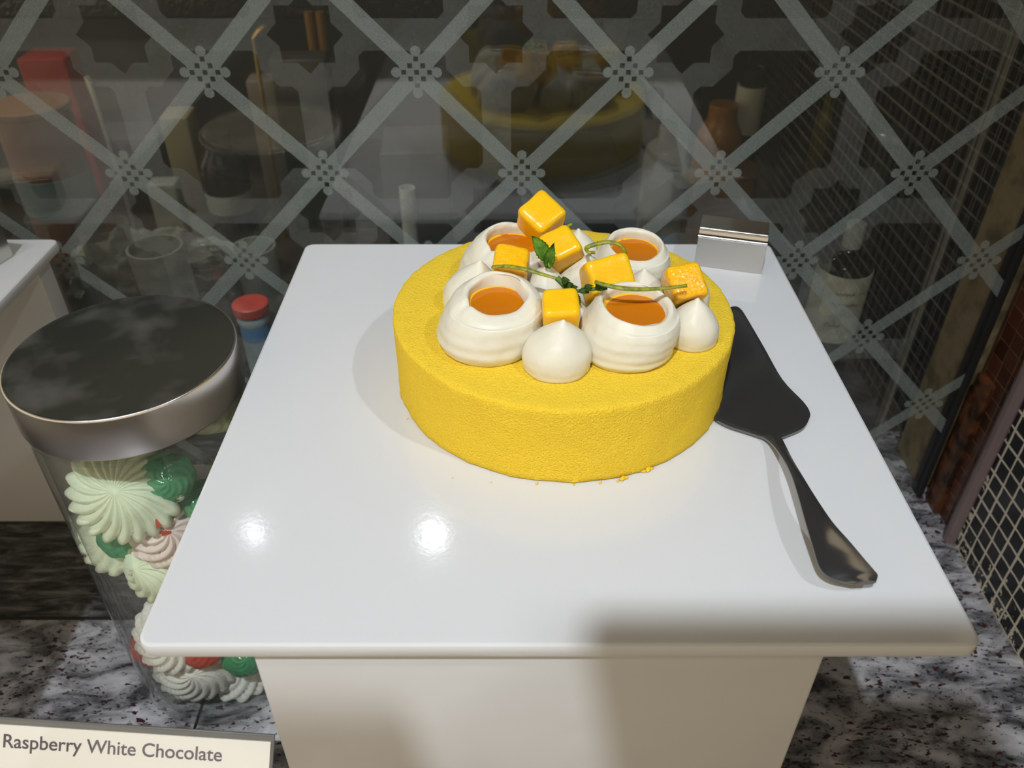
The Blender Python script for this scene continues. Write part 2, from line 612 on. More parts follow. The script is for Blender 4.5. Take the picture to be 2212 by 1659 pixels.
struct('trim_1', bm, bsdf('thin_grey_edge_strip', (0.30, 0.28, 0.25), 0.35, metal=0.6))
bm = bmesh.new()
box(bm, 0.411, 0.4165, GY - 0.004, GY + 0.012, 0.0, 1.60, 0.001)
struct('trim_2', bm, M['rubber'])
bm = bmesh.new()
box(bm, -7, 7, -8, 1.7, -0.95, -0.90)
struct('floor', bm, M['ceiling'])          # the dark room floor
bm = bmesh.new()
box(bm, -1.6, 0.60, 0.02, 1.6, -0.90, -0.051)
struct('wall_front', bm, M['backwall'])   # counter base
# side wall: black mosaic, mauve edge, mosaic with a painted brown reflection up to the glass, pale wood behind it
bm = bmesh.new()
box(bm, WX, WX + 0.06, -0.05, 0.535, 0.0, 0.62)
struct('wall_right', bm, M['mosaic'])
bm = bmesh.new()
box(bm, WX + 0.001, WX + 0.06, 0.546, 0.597, 0.0, 1.60, 0.002)
struct('wall_right', bm, M['mosaic_brown_refl'])
bm = bmesh.new()
pts = [(WX - 0.002, 0.5405, z) for z in [i*0.05 for i in range(20)]]
tube(bm, pts, 0.0068, 12)
struct('trim_3', bm, M['bullnose'])
bm = bmesh.new()
box(bm, WX - 0.005, WX + 0.06, 0.5725, 0.5965, 0.0, 0.16, 0.003)
struct('trim_4', bm, M['rust'])
bm = bmesh.new()
box(bm, 0.418, 0.445, 0.6135, 0.672, 0.0, 1.60, 0.002)
struct('trim_5', bm, M['wood'])
bm = bmesh.new()
box(bm, 0.4475, 0.50, 0.6135, 1.60, 0.0, 1.60)
struct('wall_right', bm, mosaic_mat('dark_kitchen_mosaic', (0.006, 0.006, 0.006), (0.05, 0.05, 0.045), gw=0.08, pitch=0.02, smear=False))
bm = bmesh.new()
box(bm, -1.6, 0.60, 1.60, 1.66, -0.05, 1.60)
struct('wall_back', bm, M['backwall'])

bm = bmesh.new()
box(bm, -1.6, 0.60, GY + 0.02, 1.66, 1.6005, 1.66)
struct('ceiling', bm, M['ceiling'])       # kitchen side
bm = bmesh.new()
box(bm, -2.4, 2.4, -1.6, GY + 0.019, 2.02, 2.08)
struct('ceiling', bm, M['ceiling'])
bm = bmesh.new()
box(bm, -2.4, 2.4, GY + 0.0005, GY + 0.019, 1.6005, 2.02)
struct('wall_front', bm, M['backwall'])
# added out-of-view baffles, invented to shade parts of the board and riser front
bm = bmesh.new()
box(bm, -0.072, 0.082, -0.45, -0.0805, 0.900, 0.915, 0.002)
box(bm, 0.380, 0.580, -0.45, 0.050, 0.900, 0.915, 0.002)
box(bm, 0.08, 0.39, -0.45, -0.40, 0.900, 0.915, 0.002)
box(bm, -0.02, 0.0, -0.66, -0.45, 0.902, 0.912)
box(bm, -0.013, -0.007, -0.66, -0.654, 0.91, 2.02)
struct('added_shade_baffle_1', bm, M['backwall'])
bm = bmesh.new()
box(bm, -0.190, -0.128, -0.45, -0.105, 0.900, 0.915, 0.002)
box(bm, -0.163, -0.143, -0.66, -0.45, 0.902, 0.912)
box(bm, -0.156, -0.150, -0.66, -0.654, 0.91, 2.02)
struct('added_shade_baffle_2', bm, M['backwall'])

# ------------------------------------------------------------------ boards and risers


def board_mesh(x0, x1, y0, y1, z0, z1, cr=0.007, bev=0.0018):
    bm = bmesh.new()
    ring = []
    for (cx, cy, a0) in ((x1-cr, y1-cr, 0), (x0+cr, y1-cr, 90), (x0+cr, y0+cr, 180), (x1-cr, y0+cr, 270)):
        for k in range(7):
            a = R(a0 + 15*k)
            ring.append((cx + cr*math.cos(a), cy + cr*math.sin(a), cx, cy))
    lv = []
    cxm, cym = (x0+x1)/2, (y0+y1)/2
    for (dz, ins) in ((z0, bev), (z0+bev*.3, bev*.3), (z0+bev, 0), (z1-bev, 0), (z1-bev*.3, bev*.3), (z1, bev)):
        r = []
        for (x, y, cx, cy) in ring:
            d = Vector((x-cx, y-cy)).normalized()
            r.append(bm.verts.new((x - d.x*ins, y - d.y*ins, dz)))
        lv.append(r)
    n = len(ring)
    for a, b in zip(lv[:-1], lv[1:]):
        for k in range(n):
            bm.faces.new((a[k], a[(k+1) % n], b[(k+1) % n], b[k]))
    bm.faces.new(lv[0][::-1])
    bm.faces.new(lv[-1])
    return bm


BX0, BX1, BY0, BY1 = -0.1610, 0.2015, 0.2115, 0.5790
b1 = obj('serving_board', board_mesh(BX0, BX1, BY0, BY1, BT - 0.0085, BT), M['board'], sharp=25)
tag(b1, 'white plastic serving board carrying the yellow cake, on a white block', 'board', 'white serving boards on risers')
b2 = obj('serving_board', board_mesh(-0.72, -0.357, 0.212, 0.587, BT - 0.0085, BT), M['board'], sharp=25)
tag(b2, 'white serving board at the far left, only its back right corner in view', 'board', 'white serving boards on risers')
bm = bmesh.new()
box(bm, -0.1135, 0.137, 0.2150, 0.52, 0.0, BT - 0.0088, 0.0015)
tag(obj('display_riser', bm, M['riser']), 'white acrylic block riser under the cake board', 'riser', 'white risers')
bm = bmesh.new()
box(bm, -0.66, -0.3695, 0.5634, 0.5834, 0.0, BT - 0.0088, 0.001)
box(bm, -0.66, -0.64, 0.25, 0.5634, 0.0, BT - 0.0088, 0.001)
tag(obj('display_riser', bm, M['riser']), 'grey white upright riser panel holding up the far left board', 'riser', 'white risers')


def clip(x, y, rz, label):
    bm = bmesh.new()
    prof = [(0, 0), (0, .0235), (.0006, .0243), (.0035, .0250), (.0045, .0236), (.0060, .0268), (.0072, .0276), (.030, .0276), (.0310, .0266), (.031, 0)]
    W = 0.0245
    a = [bm.verts.new((-W, p, q)) for p, q in prof]
    b = [bm.verts.new((W, p, q)) for p, q in prof]
    n = len(prof)
    bm.faces.new(a)
    bm.faces.new(b[::-1])
    for k in range(n):
        bm.faces.new((a[k], b[k], b[(k+1) % n], a[(k+1) % n]))
    bmesh.ops.bevel(bm, geom=[e for e in bm.edges if e.calc_length() > 0.02], offset=0.0004, segments=2, affect='EDGES')
    o = obj('card_holder_block', bm, M['steel_clip'], loc=(x, y, BT), rot=(0, 0, R(rz)), sharp=20)
    tag(o, label, 'card holder', 'steel card holder blocks')
    return o


clip(0.1595, 0.5370, -16, 'empty steel card holder block on the back right corner of the cake board')
clip(-0.4115, 0.5350, -16, 'steel card holder block on the far left board, cut off by the frame')

# ------------------------------------------------------------------ cake
CX, CY, CR, CZT = 0.0293, 0.4090, 0.0981, 0.3447
CH = CZT - BT


def nz(p, s, seed=0.0):
    return noise.noise(Vector((p[0]*s + seed, p[1]*s - seed*0.7, p[2]*s + seed*1.3)))


bm = bmesh.new()
prof = [(0, 0)] + [(CR*k/6*0.985, 0) for k in range(1, 6)] + [(CR-0.0012, 0)]
prof += [(CR, CH*k/18 + 0.001) for k in range(0, 17)]
prof += [(CR, CH-0.0018), (CR-0.0006, CH-0.0006), (CR-0.0018, CH)] + [(CR*(1 - k/16), CH) for k in range(1, 16)] + [(0, CH)]


def cakefn(r, z, th):
    p = (r*math.cos(th), r*math.sin(th), z)
    if r > CR*0.93:
        r += 0.0007*nz(p, 40, 3) + 0.0004*nz(p, 160, 7)
        if z > CH*0.93:
            z += 0.0006*nz(p, 130, 5)
            r += 0.0005*nz(p, 200, 9)
        if z < 0.0015:
            r += 0.0010*max(0, nz(p, 120, 11)) + 0.0005*nz(p, 300, 2)
    elif z > CH*0.9:
        z += 0.0003*nz(p, 60, 1)
    return r, z


lathe(bm, prof, 220, cakefn, close=False)
cake = obj('mousse_cake', bm, M['velvet'], loc=(CX, CY, BT), sharp=60)
tag(cake, 'round yellow velvet mousse cake topped with white cream dollops, on the board', 'cake')


def bez(pts, n=5):
    return [(max(0.0, p.x), p.y) for p in catmull([Vector((a, b, 0)) for a, b in pts], n)]


def cream_cup(x, y, Rr, hf, hb, rc, gh, seed, tdir=-90, cdx=0.0, cdy=0.0, chip=0.0):
    """a piped dome with a hollow, filled with gel.  hf/hb: rim height on the low / high side"""
    td = R(tdir)
    base_h = (hf + hb)/2
    outer = bez([(Rr*0.90, 0.0), (Rr*0.985, 0.0035), (Rr, 0.0075), (Rr*0.985, 0.0140), (Rr*0.925, base_h*0.70), (Rr*0.82, base_h*0.885), (rc + (Rr*0.82-rc)*0.35, base_h*0.985)], 5)
    rim = bez([(rc + (Rr*0.82-rc)*0.35, base_h*0.985), (rc + 0.0004, base_h), (rc - 0.0011, base_h - 0.0013), (rc - 0.0016, gh - 0.0005), (rc*0.8, gh - 0.004)], 4)[1:]
    prof = [(0, 0.0002)] + outer + rim + [(0, gh - 0.004)]
    rnd = random.Random(seed)
    nrid = 4 + rnd.random()
    ph = rnd.random()*6

    def fn(r, z, th):
        t = max(0.0, min(1.0, (z - 0.006)/(base_h - 0.006)))
        tilt = -math.cos(th - td)*(hb - hf)/2 * (r/rc if r < rc else 1.0)
        zz = z + tilt*t*(1 if z > gh else 0)*1.0 if r > 1e-6 else z
        p = (math.cos(th)*r, math.sin(th)*r, z)
        rr = r
        if r > rc*0.97:
            # uneven spiral ridges left by the piping bag
            rr += 0.00026*math.sin(z/base_h*nrid*2*PI*(1 + 0.2*nz(p, 25, seed)) + th*1.0 + ph + 2.5*nz(p, 35, seed+4))*(1 - t*0.8)*(1 if z > 0.002 else 0)
            rr += 0.0010*nz(p, 45, seed) + 0.00035*nz(p, 160, seed*2)
        elif z > gh - 0.001:
            rr += 0.0013*nz(p, 90, seed*3)
            zz += 0.0011*nz(p, 120, seed*1.7)*(1 if z > gh + 0.001 else 0)
        if r > rc*0.85 and z > gh:
            zz += 0.0011*nz(p, 70, seed*1.7)*t*t
            if chip:
                d = abs((th - chip + PI) % (2*PI) - PI)
                if d < 0.18:
                    zz -= 0.0016*(1 - d/0.18)*t*t
        sh = t*t
        return rr, zz
    bm = bmesh.new()
    lathe(bm, prof, 112, fn, close=False)
    # shift the hollow off centre
    for v in bm.verts:
        t = max(0.0, min(1.0, (v.co.z - 0.006)/(base_h - 0.006)))
        v.co.x += cdx*t
        v.co.y += cdy*t
    o = obj('cream_cup', bm, M['cream'], cake, loc=(x - CX, y - CY, CH - 0.0003), sharp=180)
    bm = bmesh.new()
    lathe(bm, [(0, gh - 0.0042), (rc*0.75, gh - 0.004), (rc - 0.0014, gh - 0.001), (rc - 0.0002, gh + 0.0002), (rc - 0.0016, gh - 0.0001), (rc*0.86, gh - 0.0003), (0, gh - 0.0003)], 64,
          lambda r, z, th: (r + 0.0006*nz((math.cos(th)*r, math.sin(th)*r, 0), 90, seed*3), z + math.cos(th - td)*-(hb-hf)/2*0.35*r/rc), close=False)
    for v in bm.verts:
        v.co.x += cdx*0.9
        v.co.y += cdy*0.9
    for f in bm.faces:
        q = f.calc_center_median()
        if math.hypot(q.x - cdx*0.9, q.y - cdy*0.9) > rc*0.86:
            f.material_index = 1
    obj('mango_gel', bm, [M['gel'], M['gel_thin']], o, sharp=180)
    return o


cream_cup(-0.0128, 0.3720, 0.0280, 0.0262, 0.0325, 0.0165, 0.0240, 11, -80, 0.0055, 0.001, chip=R(212))
cream_cup(0.0605, 0.3655, 0.0265, 0.0250, 0.0300, 0.0180, 0.0232, 23, -55, 0.0042, 0.000)
cream_cup(-0.0055, 0.4400, 0.0270, 0.0250, 0.0300, 0.0168, 0.0228, 37, -60, 0.0065, -0.002, chip=R(222))
cream_cup(0.0705, 0.4370, 0.0235, 0.0235, 0.0280, 0.0158, 0.0215, 41, -70, 0.002, -0.002)


def cream_kiss(x, y, Rr, H, seed, lean=(0, 0)):
    prof = bez([(0, 0.0), (Rr*0.86, 0.0), (Rr*0.98, H*0.13), (Rr, H*0.28), (Rr*0.93, H*0.45), (Rr*0.72, H*0.63), (Rr*0.42, H*0.80), (Rr*0.15, H*0.925), (Rr*0.055, H*0.98), (0, H)], 4)

    def fn(r, z, th):
        p = (math.cos(th)*r, math.sin(th)*r, z)
        return r*(1 + 0.05*nz(p, 60, seed)) + (0.0004*nz(p, 170, seed) if r > 0.002 else 0), z
    bm = bmesh.new()
    lathe(bm, prof, 60, fn, close=False)
    for v in bm.verts:
        t = max(0, v.co.z/H)**2
        v.co.x += lean[0]*t
        v.co.y += lean[1]*t
    return obj('cream_kiss', bm, M['cream'], cake, loc=(x - CX, y - CY, CH - 0.0003), sharp=180)


cream_kiss(0.0232, 0.3490, 0.0180, 0.0282, 1, (0.0028, 0.000))
cream_kiss(0.0975, 0.3725, 0.0140, 0.0268, 2, (0.0005, 0))
cream_kiss(-0.0235, 0.4080, 0.0165, 0.0300, 3, (0.006, 0))
cream_kiss(0.0185, 0.4060, 0.0140, 0.0290, 4, (0.001, 0))
cream_kiss(0.0420, 0.4180, 0.0165, 0.0285, 5, (0.002, 0))
cream_kiss(0.0740, 0.4000, 0.0150, 0.0295, 6, (-0.001, 0))
cream_kiss(0.0975, 0.4045, 0.0150, 0.0290, 7, (0.001, 0))
cream_kiss(0.0400, 0.4500, 0.0145, 0.0285, 8, (0, 0))
cream_kiss(0.0285, 0.3790, 0.0150, 0.0280, 9, (0, 0.001))

# ------------------------------------------------------------------ mango cubes, zest, mint


def mango_cube(u, v, Y, s, rot, label, rough=False, seed=0):
    c = py(u, v, Y)
    bm = bmesh.new()
    rnd = random.Random(seed)
    h = [x*0.5 for x in (s if isinstance(s, tuple) else (s, s, s))]
    box(bm, -h[0], h[0], -h[1], h[1], -h[2], h[2])
    for vv in bm.verts:
        vv.co += Vector([rnd.uniform(-1, 1)*0.0010 for _ in range(3)])
    bmesh.ops.bevel(bm, geom=list(bm.edges), offset=0.0034, segments=5, affect='EDGES', profile=0.55)
    bmesh.ops.subdivide_edges(bm, edges=[e for e in bm.edges if e.calc_length() > 0.006], cuts=5, use_grid_fill=True)
    for vv in bm.verts:
        vv.co += vv.co.normalized()*0.0005*nz(vv.co, 130, seed)
    o = obj('mango_cube', bm, M['mango_rough' if rough else 'mango'], loc=c, sharp=180)
    o.rotation_mode = 'ZYX'
    o.rotation_euler = [R(a) for a in rot]
    return tag(o, label, 'mango cube', 'glazed mango cubes on the cake')


mango_cube(1168, 474, 0.450, (0.0205, 0.0205, 0.024), (38, 4, 44), 'topmost glazed mango cube, standing on its corner at the back of the cake', seed=1)
mango_cube(1214, 543, 0.424, (0.021, 0.020, 0.025), (40, -14, 24), 'large smooth mango cube right behind the mint leaf', seed=2)
mango_cube(1104, 575, 0.402, (0.0195, 0.017, 0.017), (26, 4, -9), 'wet mango cube under the long lime zest, between the two left cream cups', True, 3)
mango_cube(1308, 601, 0.394, (0.0235, 0.020, 0.023), (50, 10, 16), 'angular mango cube leaning in the middle, above the front right cream cup', seed=4)
mango_cube(1478, 616, 0.387, (0.0195, 0.019, 0.0195), (42, 0, 13), 'shiny mango cube at the right edge of the topping', True, 5)
mango_cube(1209, 675, 0.364, (0.0185, 0.018, 0.0205), (20, 0, 3), 'mango cube at the front, between the two front cream cups', seed=6)


def zest(pts, r, label, twist=0):
    P3 = catmull([py(u, v, Y) for (u, v, Y) in pts], 8)
    n = len(P3)
    rad = [r*(0.75 + 0.25*math.sin(PI*min(1, (i+2)/n*1.2))) for i in range(n)]
    bm = bmesh.new()
    tube(bm, P3, rad, 8, 0.45, (0.2, -0.6, 0.8))
    return tag(obj('zest_strip', bm, M['zest'], sharp=180), label, 'zest', 'lime zest strips on the cake')


zest([(1062, 577, 0.392), (1085, 575, 0.390), (1110, 577, 0.388), (1140, 583, 0.386), (1170, 592, 0.384), (1200, 601, 0.382), (1218, 608, 0.380)], 0.0012,
     'thin lime zest strip arching from the left mango cube to the mint stem')
zest([(1285, 608, 0.371), (1305, 615, 0.369), (1340, 622, 0.367), (1380, 625, 0.367), (1430, 623, 0.369), (1484, 617, 0.371)], 0.0013,
     'long lime zest strip reaching right to the shiny mango cube')
zest([(1285, 545, 0.409), (1272, 545, 0.408), (1267, 536, 0.412), (1285, 528, 0.414), (1312, 523, 0.414), (1335, 527, 0.412), (1349, 540, 0.410), (1350, 553, 0.405), (1343, 565, 0.400)], 0.0013,
     'curled lime zest loop in front of the back right cream cup')
zest([(1205, 500, 0.426), (1220, 492, 0.427), (1236, 483, 0.430)], 0.0010, 'short lime zest end sticking up between the two upper mango cubes')


def leaf(base, tip, width, curl, parent, mat, up=(0, -0.6, 0.8), serr=0.14):
    base, tip = Vector(base), Vector(tip)
    ax = tip - base
    L = ax.length
    ax.normalize()
    side = ax.cross(Vector(up)).normalized()
    nrm = side.cross(ax).normalized()
    bm = bmesh.new()
    n, mrow = 16, 8
    g = []
    for i in range(n+1):
        t = i/n
        wd = width*math.sin(PI*t**0.75)**0.8 + 0.0002
        wd *= 1 + serr*(1 if i % 2 else -1)*0.5
        row = []
        for j in range(mrow+1):
            s = (j/mrow - 0.5)*2
            p = base + ax*(L*t) + side*(wd*s*0.5) + nrm*(curl*(abs(s)**1.3)*width*0.5 + 0.0012*math.sin(t*PI) - 0.0004*math.cos(s*9)*(1-abs(s)))
            row.append(bm.verts.new(p))
        g.append(row)
    for i in range(n):
        for j in range(mrow):
            bm.faces.new((g[i][j], g[i+1][j], g[i+1][j+1], g[i][j+1]))
    bmesh.ops.solidify(bm, geom=list(bm.faces), thickness=0.0003)
    return obj('mint_leaf', bm, mat, parent, sharp=180)


mint = thing('mint_sprig', 'upright mint sprig with two bright green leaves beside the upper mango cubes', 'mint', group='mint sprigs on the cake')
leaf(py(1180, 562, 0.4045), py(1146, 509, 0.4055), 0.0085, 0.5, mint, M['mint'])
leaf(py(1184, 576, 0.403), py(1198, 522, 0.4035), 0.0060, 0.9, mint, M['mint'])
bm = bmesh.new()
tube(bm, [py(1178, 555, 0.4045), py(1184, 568, 0.403), py(1189, 580, 0.401)], 0.0007, 8)
obj('stem', bm, M['mint'], mint, sharp=180)

mint2 = thing('mint_sprig', 'dark withered mint stem lying across the front of the topping', 'mint', group='mint sprigs on the cake')
bm = bmesh.new()
tube(bm, catmull([py(1203, 600, 0.381), py(1215, 612, 0.379), py(1226, 624, 0.377), py(1244, 629, 0.3755), (py(1275, 625, 0.374)), py(1310, 622, 0.373)], 5), [0.0016]*8 + [0.0010]*18, 8)
obj('stem', bm, M['mint_dark'], mint2, sharp=180)
for (a, b, wd, Y) in (((1216, 612), (1232, 606), 0.0045, 0.378), ((1222, 622), (1240, 614), 0.0045, 0.377), ((1236, 628), (1250, 620), 0.004, 0.376),
                      ((1228, 626), (1217, 634), 0.0035, 0.3755), ((1240, 630), (1249, 662), 0.0035, 0.374), ((1265, 627), (1282, 617), 0.0035, 0.374),
                      ((1285, 624), (1312, 626), 0.0045, 0.3725), ((1250, 630), (1272, 634), 0.0035, 0.374), ((1290, 622), (1303, 613), 0.0035, 0.373)):
    leaf(py(*a, Y), py(*b, Y - 0.0006), wd, 0.7, mint2, M['mint_dark'], serr=0.3)

# crumbs of the coating round the foot of the cake
bm = bmesh.new()
rnd = random.Random(4)
for (u, v, r) in [(1345, 1036, .0016), (1352, 1034, .0012), (1400, 1016, .0018), (1408, 1014, .0010), (1390, 1020, .0011), (1297, 1044, .0008), (978, 1033, .0004), (1062, 1042, .0004),
                  (1493, 950, .0008), (1160, 1046, .0008), (1240, 1048, .0006), (1335, 1040, .0008), (880, 905, .0006)]:
    p = pz(u, v, BT)
    mtx = Matrix.Translation((p.x, p.y, BT + r*0.6)) @ Matrix.Rotation(rnd.random()*3, 4, 'Z') @ Matrix.Diagonal((1.3, 0.8, 0.7, 1))
    bmesh.ops.create_icosphere(bm, subdivisions=2, radius=r, matrix=mtx)
for v in bm.verts:
    v.co += Vector((nz(v.co, 900, 1), nz(v.co, 900, 5), 0))*0.0004
tag(obj('cake_crumbs', bm, M['velvet']), 'yellow coating crumbs scattered round the foot of the cake', 'crumbs', kind='stuff')

# ------------------------------------------------------------------ cake server
BZ = BT + 0.0012


def strip(stn, thick, crown, n=5, seg=8):
    """stn = [(left, right)] world points; returns closed strip"""
    Ls = catmull([s[0] for s in stn], n)
    Rs = catmull([s[1] for s in stn], n)
    bm = bmesh.new()
    top, bot = [], []
    for l, r in zip(Ls, Rs):
        a, b = [], []
        wd = (r - l).length
        for j in range(seg+1):
            t = j/seg
            p = l.lerp(r, t)
            c = crown*math.sin(PI*t)*min(1, wd/0.012)
            e = thick*(0.35 + 0.65*math.sin(PI*t)**0.5)
            a.append(bm.verts.new((p.x, p.y, p.z + c)))
            b.append(bm.verts.new((p.x, p.y, p.z + c - e)))
        top.append(a)
        bot.append(b)
    for i in range(len(top)-1):
        for j in range(seg):
            bm.faces.new((top[i][j], top[i][j+1], top[i+1][j+1], top[i+1][j]))
            bm.faces.new((bot[i][j], bot[i+1][j], bot[i+1][j+1], bot[i][j+1]))
        bm.faces.new((top[i][0], top[i+1][0], bot[i+1][0], bot[i][0]))
        bm.faces.new((top[i][seg], bot[i][seg], bot[i+1][seg], top[i+1][seg]))
    bm.faces.new(top[0] + bot[0][::-1])
    bm.faces.new(top[-1][::-1] + bot[-1])
    return bm


server = thing('cake_server', 'dark polished steel cake server tucked against the right side of the cake', 'cake server', (0.145, 0.35, BT))
inv = Matrix.Translation((-0.145, -0.35, -BT))
blade = [(1556, 690), (1570, 668), (1588, 662), (1600, 668), (1612, 685), (1650, 750), (1690, 820), (1735, 868), (1749, 890), (1748, 905), (1735, 925), (1705, 939), (1683, 947), (1664, 950),
         (1645, 944), (1615, 934), (1575, 921), (1545, 905), (1533, 888), (1534, 862)]
pts = catmull([pz(u, v, BZ + 0.0014) for u, v in blade[:]], 4)
bm = bmesh.new()
ctr = Vector((0.146, 0.40, BZ + 0.0005))
tv, bv = [], []
for p in pts:
    tv.append(bm.verts.new(inv @ Vector((p.x, p.y, BZ + 0.0016))))
    bv.append(bm.verts.new(inv @ Vector((p.x, p.y, BZ + 0.0001))))
ring2 = [bm.verts.new(inv @ (Vector((p.x, p.y, BZ + 0.0012)).lerp(Vector((ctr.x, p.y*0.6 + ctr.y*0.4, BZ + 0.0010)), 0.12))) for p in pts]
n = len(pts)
for k in range(n):
    k2 = (k+1) % n
    bm.faces.new((tv[k], tv[k2], ring2[k2], ring2[k]))
    bm.faces.new((tv[k], bv[k], bv[k2], tv[k2]))
bm.faces.new(ring2)
bm.faces.new(bv[::-1])
obj('blade', bm, M['steel_dark'], server, sharp=40)
hs = [((1643, 941), (1688, 944), .0030), ((1664, 955), (1697, 962), .0050), ((1688, 985), (1714, 995), .0100), ((1708, 1022), (1738, 1035), .0140), ((1724, 1070), (1766, 1080), .0155),
      ((1741, 1130), (1799, 1128), .0150), ((1756, 1180), (1836, 1170), .0130), ((1769, 1222), (1868, 1208), .0105), ((1784, 1241), (1887, 1230), .0092), ((1806, 1252), (1896, 1242), .0084), ((1838, 1259), (1893, 1256), .0080)]
st = [(inv @ pz(l[0], l[1], BT + h), inv @ pz(r[0], r[1], BT + h)) for l, r, h in hs]
obj('handle', strip(st, 0.0030, 0.0010), M['steel_dark'], server, sharp=50)

# ------------------------------------------------------------------ jar
JX, JY, JR, JH = -0.2366, 0.4100, 0.0655, 0.2822
jar = thing('candy_jar', 'tall clear jar with dark steel lid, filled with meringues, left of the cake board', 'jar', (JX, JY, 0))
bm = bmesh.new()
prof = bez([(0, 0.0), (JR*0.6, 0.0), (JR - 0.010, 0.0005), (JR - 0.003, 0.004), (JR, 0.012), (JR, 0.03)], 4) + [(JR, 0.12), (JR, 0.265), (JR - 0.003, 0.272), (JR - 0.003, 0.276), (JR - 0.0065, 0.276), (JR - 0.0065, 0.272), (JR - 0.0035, 0.264), (JR - 0.0035, 0.03)] + \
    bez([(JR - 0.0035, 0.03), (JR - 0.004, 0.014), (JR - 0.010, 0.0075), (JR*0.6, 0.006), (0, 0.006)], 4)[1:]
lathe(bm, prof, 96, close=False)
obj('jar_body', bm, M['jar'], jar, sharp=60)
lid = bmesh.new()
LZ0, LZ1, LR = 0.2530, 0.3112 - 0.0002, 0.0670
LZ0 = 0.2815
lathe(lid, [(0, LZ1 - 0.0006), (LR - 0.0045, LZ1 - 0.0006), (LR - 0.0022, LZ1 - 0.0002), (LR - 0.0010, LZ1), (LR - 0.0002, LZ1 - 0.0006), (LR, LZ1 - 0.0018), (LR, LZ0 + 0.001), (LR - 0.0006, LZ0), (LR - 0.004, LZ0), (LR - 0.004, LZ0 - 0.0)], 128, close=False)
for f in lid.faces:
    c = f.calc_center_median()
    f.material_index = 0 if math.hypot(c.x, c.y) < LR - 0.0016 else 1
lo = obj('lid', lid, [M['steel_lid'], M['steel_side']], jar, sharp=60)
bm = bmesh.new()
lathe(bm, [(LR - 0.006, LZ0 - 0.0065), (LR - 0.0015, LZ0 - 0.006), (LR - 0.0010, LZ0 - 0.003), (LR - 0.0015, LZ0 + 0.0005), (LR - 0.006, LZ0 + 0.0005)], 96, close=False)
obj('glass_rim', bm, M['jar'], jar, sharp=60)


def meringue_mesh(Rr, H, N, twist, seed, sharpness=1.0):
    bm = bmesh.new()
    prof = []
    K = 14
    for k in range(K+1):
        t = k/K
        prof.append((Rr*t, H*(math.cos(t*PI/2)**0.8)*0.65 + H*0.35*(1 - t)))
    prof += [(Rr*1.0, -H*0.12), (Rr*0.85, -H*0.42), (Rr*0.5, -H*0.55), (0, -H*0.58)]
    rnd = random.Random(seed)
    ph = rnd.random()*6

    def fn(r, z, th):
        t = r/Rr
        w_ = abs(math.sin(N*0.5*(th + twist*t*t) + ph))
        rid = (w_**0.7 - 0.55)
        sc_ = min(1, t*2.2)
        p = (math.cos(th)*r, math.sin(th)*r, z)
        rr = r*(1 + 0.13*rid*t*sharpness + 0.08*nz(p, 30, seed))
        zz = z + rid*0.17*H*sc_*sharpness*(1 if z > -0.1*H else 0.4) + 0.06*H*nz(p, 40, seed+3)
        return (rr, zz) if r > 1e-6 else (r, z)
    lathe(bm, prof, N*8 if N*8 < 200 else 192, fn, close=False)
    me = bpy.data.meshes.new('meringue')
    bmesh.ops.recalc_face_normals(bm, faces=bm.faces)
    bm.to_mesh(me)
    bm.free()
    smooth(me, 180)
    return me


def put_sweet(me, mat, name, c, normal, roll, label, cat, group):
    me = me.copy()
    me.materials.clear()
    me.materials.append(mat)
    o = bpy.data.objects.new(name, me)
    q = Vector(normal).to_track_quat('Z', 'Y')
    o.rotation_mode = 'QUATERNION'
    from mathutils import Quaternion
    o.rotation_quaternion = q @ Quaternion((0, 0, 1), roll)
    o.location = c
    col.objects.link(o)
    return tag(o, label, cat, group)


mA = meringue_mesh(0.034, 0.019, 22, 0.35, 1, 1.1)
mB = meringue_mesh(0.0285, 0.022, 16, 0.9, 2, 1.2)
mC = meringue_mesh(0.026, 0.020, 12, 1.2, 5, 1.5)


def shell(u, v, dy=0.0):
    """a point just inside the jar wall"""
    d = ray(u, v)
    o = Vector((0, 0, CZ))
    r = JR - 0.028
    ax, ay = d.x, d.y
    bx, by = -JX, -JY
    a = ax*ax + ay*ay
    b = 2*(ax*bx + ay*by)
    c = bx*bx + by*by - r*r
    D = max(0, b*b - 4*a*c)
    t = (-b - math.sqrt(D))/(2*a)
    return o + d*(t + dy)


G = 'meringues in the jar'
C = 'meringue'
put_sweet(mA, M['mer_green'], 'piped_meringue', shell(272, 1052), (0.10, -0.8, 0.58), 0.3, 'large pale green fan piped meringue at the top of the jar', C, G)
put_sweet(mB, M['mer_green'], 'piped_meringue', shell(345, 1212), (-0.35, -0.75, 0.5), 1.0, 'pale green meringue against the glass in the middle of the jar', C, G)
put_sweet(mC, M['mer_pink'], 'piped_meringue', shell(372, 1140, 0.0), (0.3, -0.75, 0.6), 2.0, 'pale pink meringue with red crumbs below the fan meringue', C, G)
put_sweet(mC, M['mer_pink'], 'piped_meringue', (JX - 0.036, JY + 0.006, 0.222), (-0.6, 0.2, 0.6), 2.0, 'pinkish white meringue edge showing at the upper left of the jar', C, G)
put_sweet(mB, M['mer_green'], 'piped_meringue', (JX + 0.026, JY + 0.030, 0.245), (0.2, 0.2, 0.9), 0, 'pale green meringue just under the right side of the lid', C, G)
put_sweet(mB, M['mer_green'], 'piped_meringue', shell(262, 1150, 0.014), (-0.1, -0.5, 0.8), 0, 'green tinted meringue directly below the fan meringue', C, G)
put_sweet(mB, M['mer_white'], 'piped_meringue', (JX - 0.012, JY - 0.036, 0.083), (0.1, -0.7, 0.6), 1.3, 'white meringue behind the left corner of the cake board', C, G)
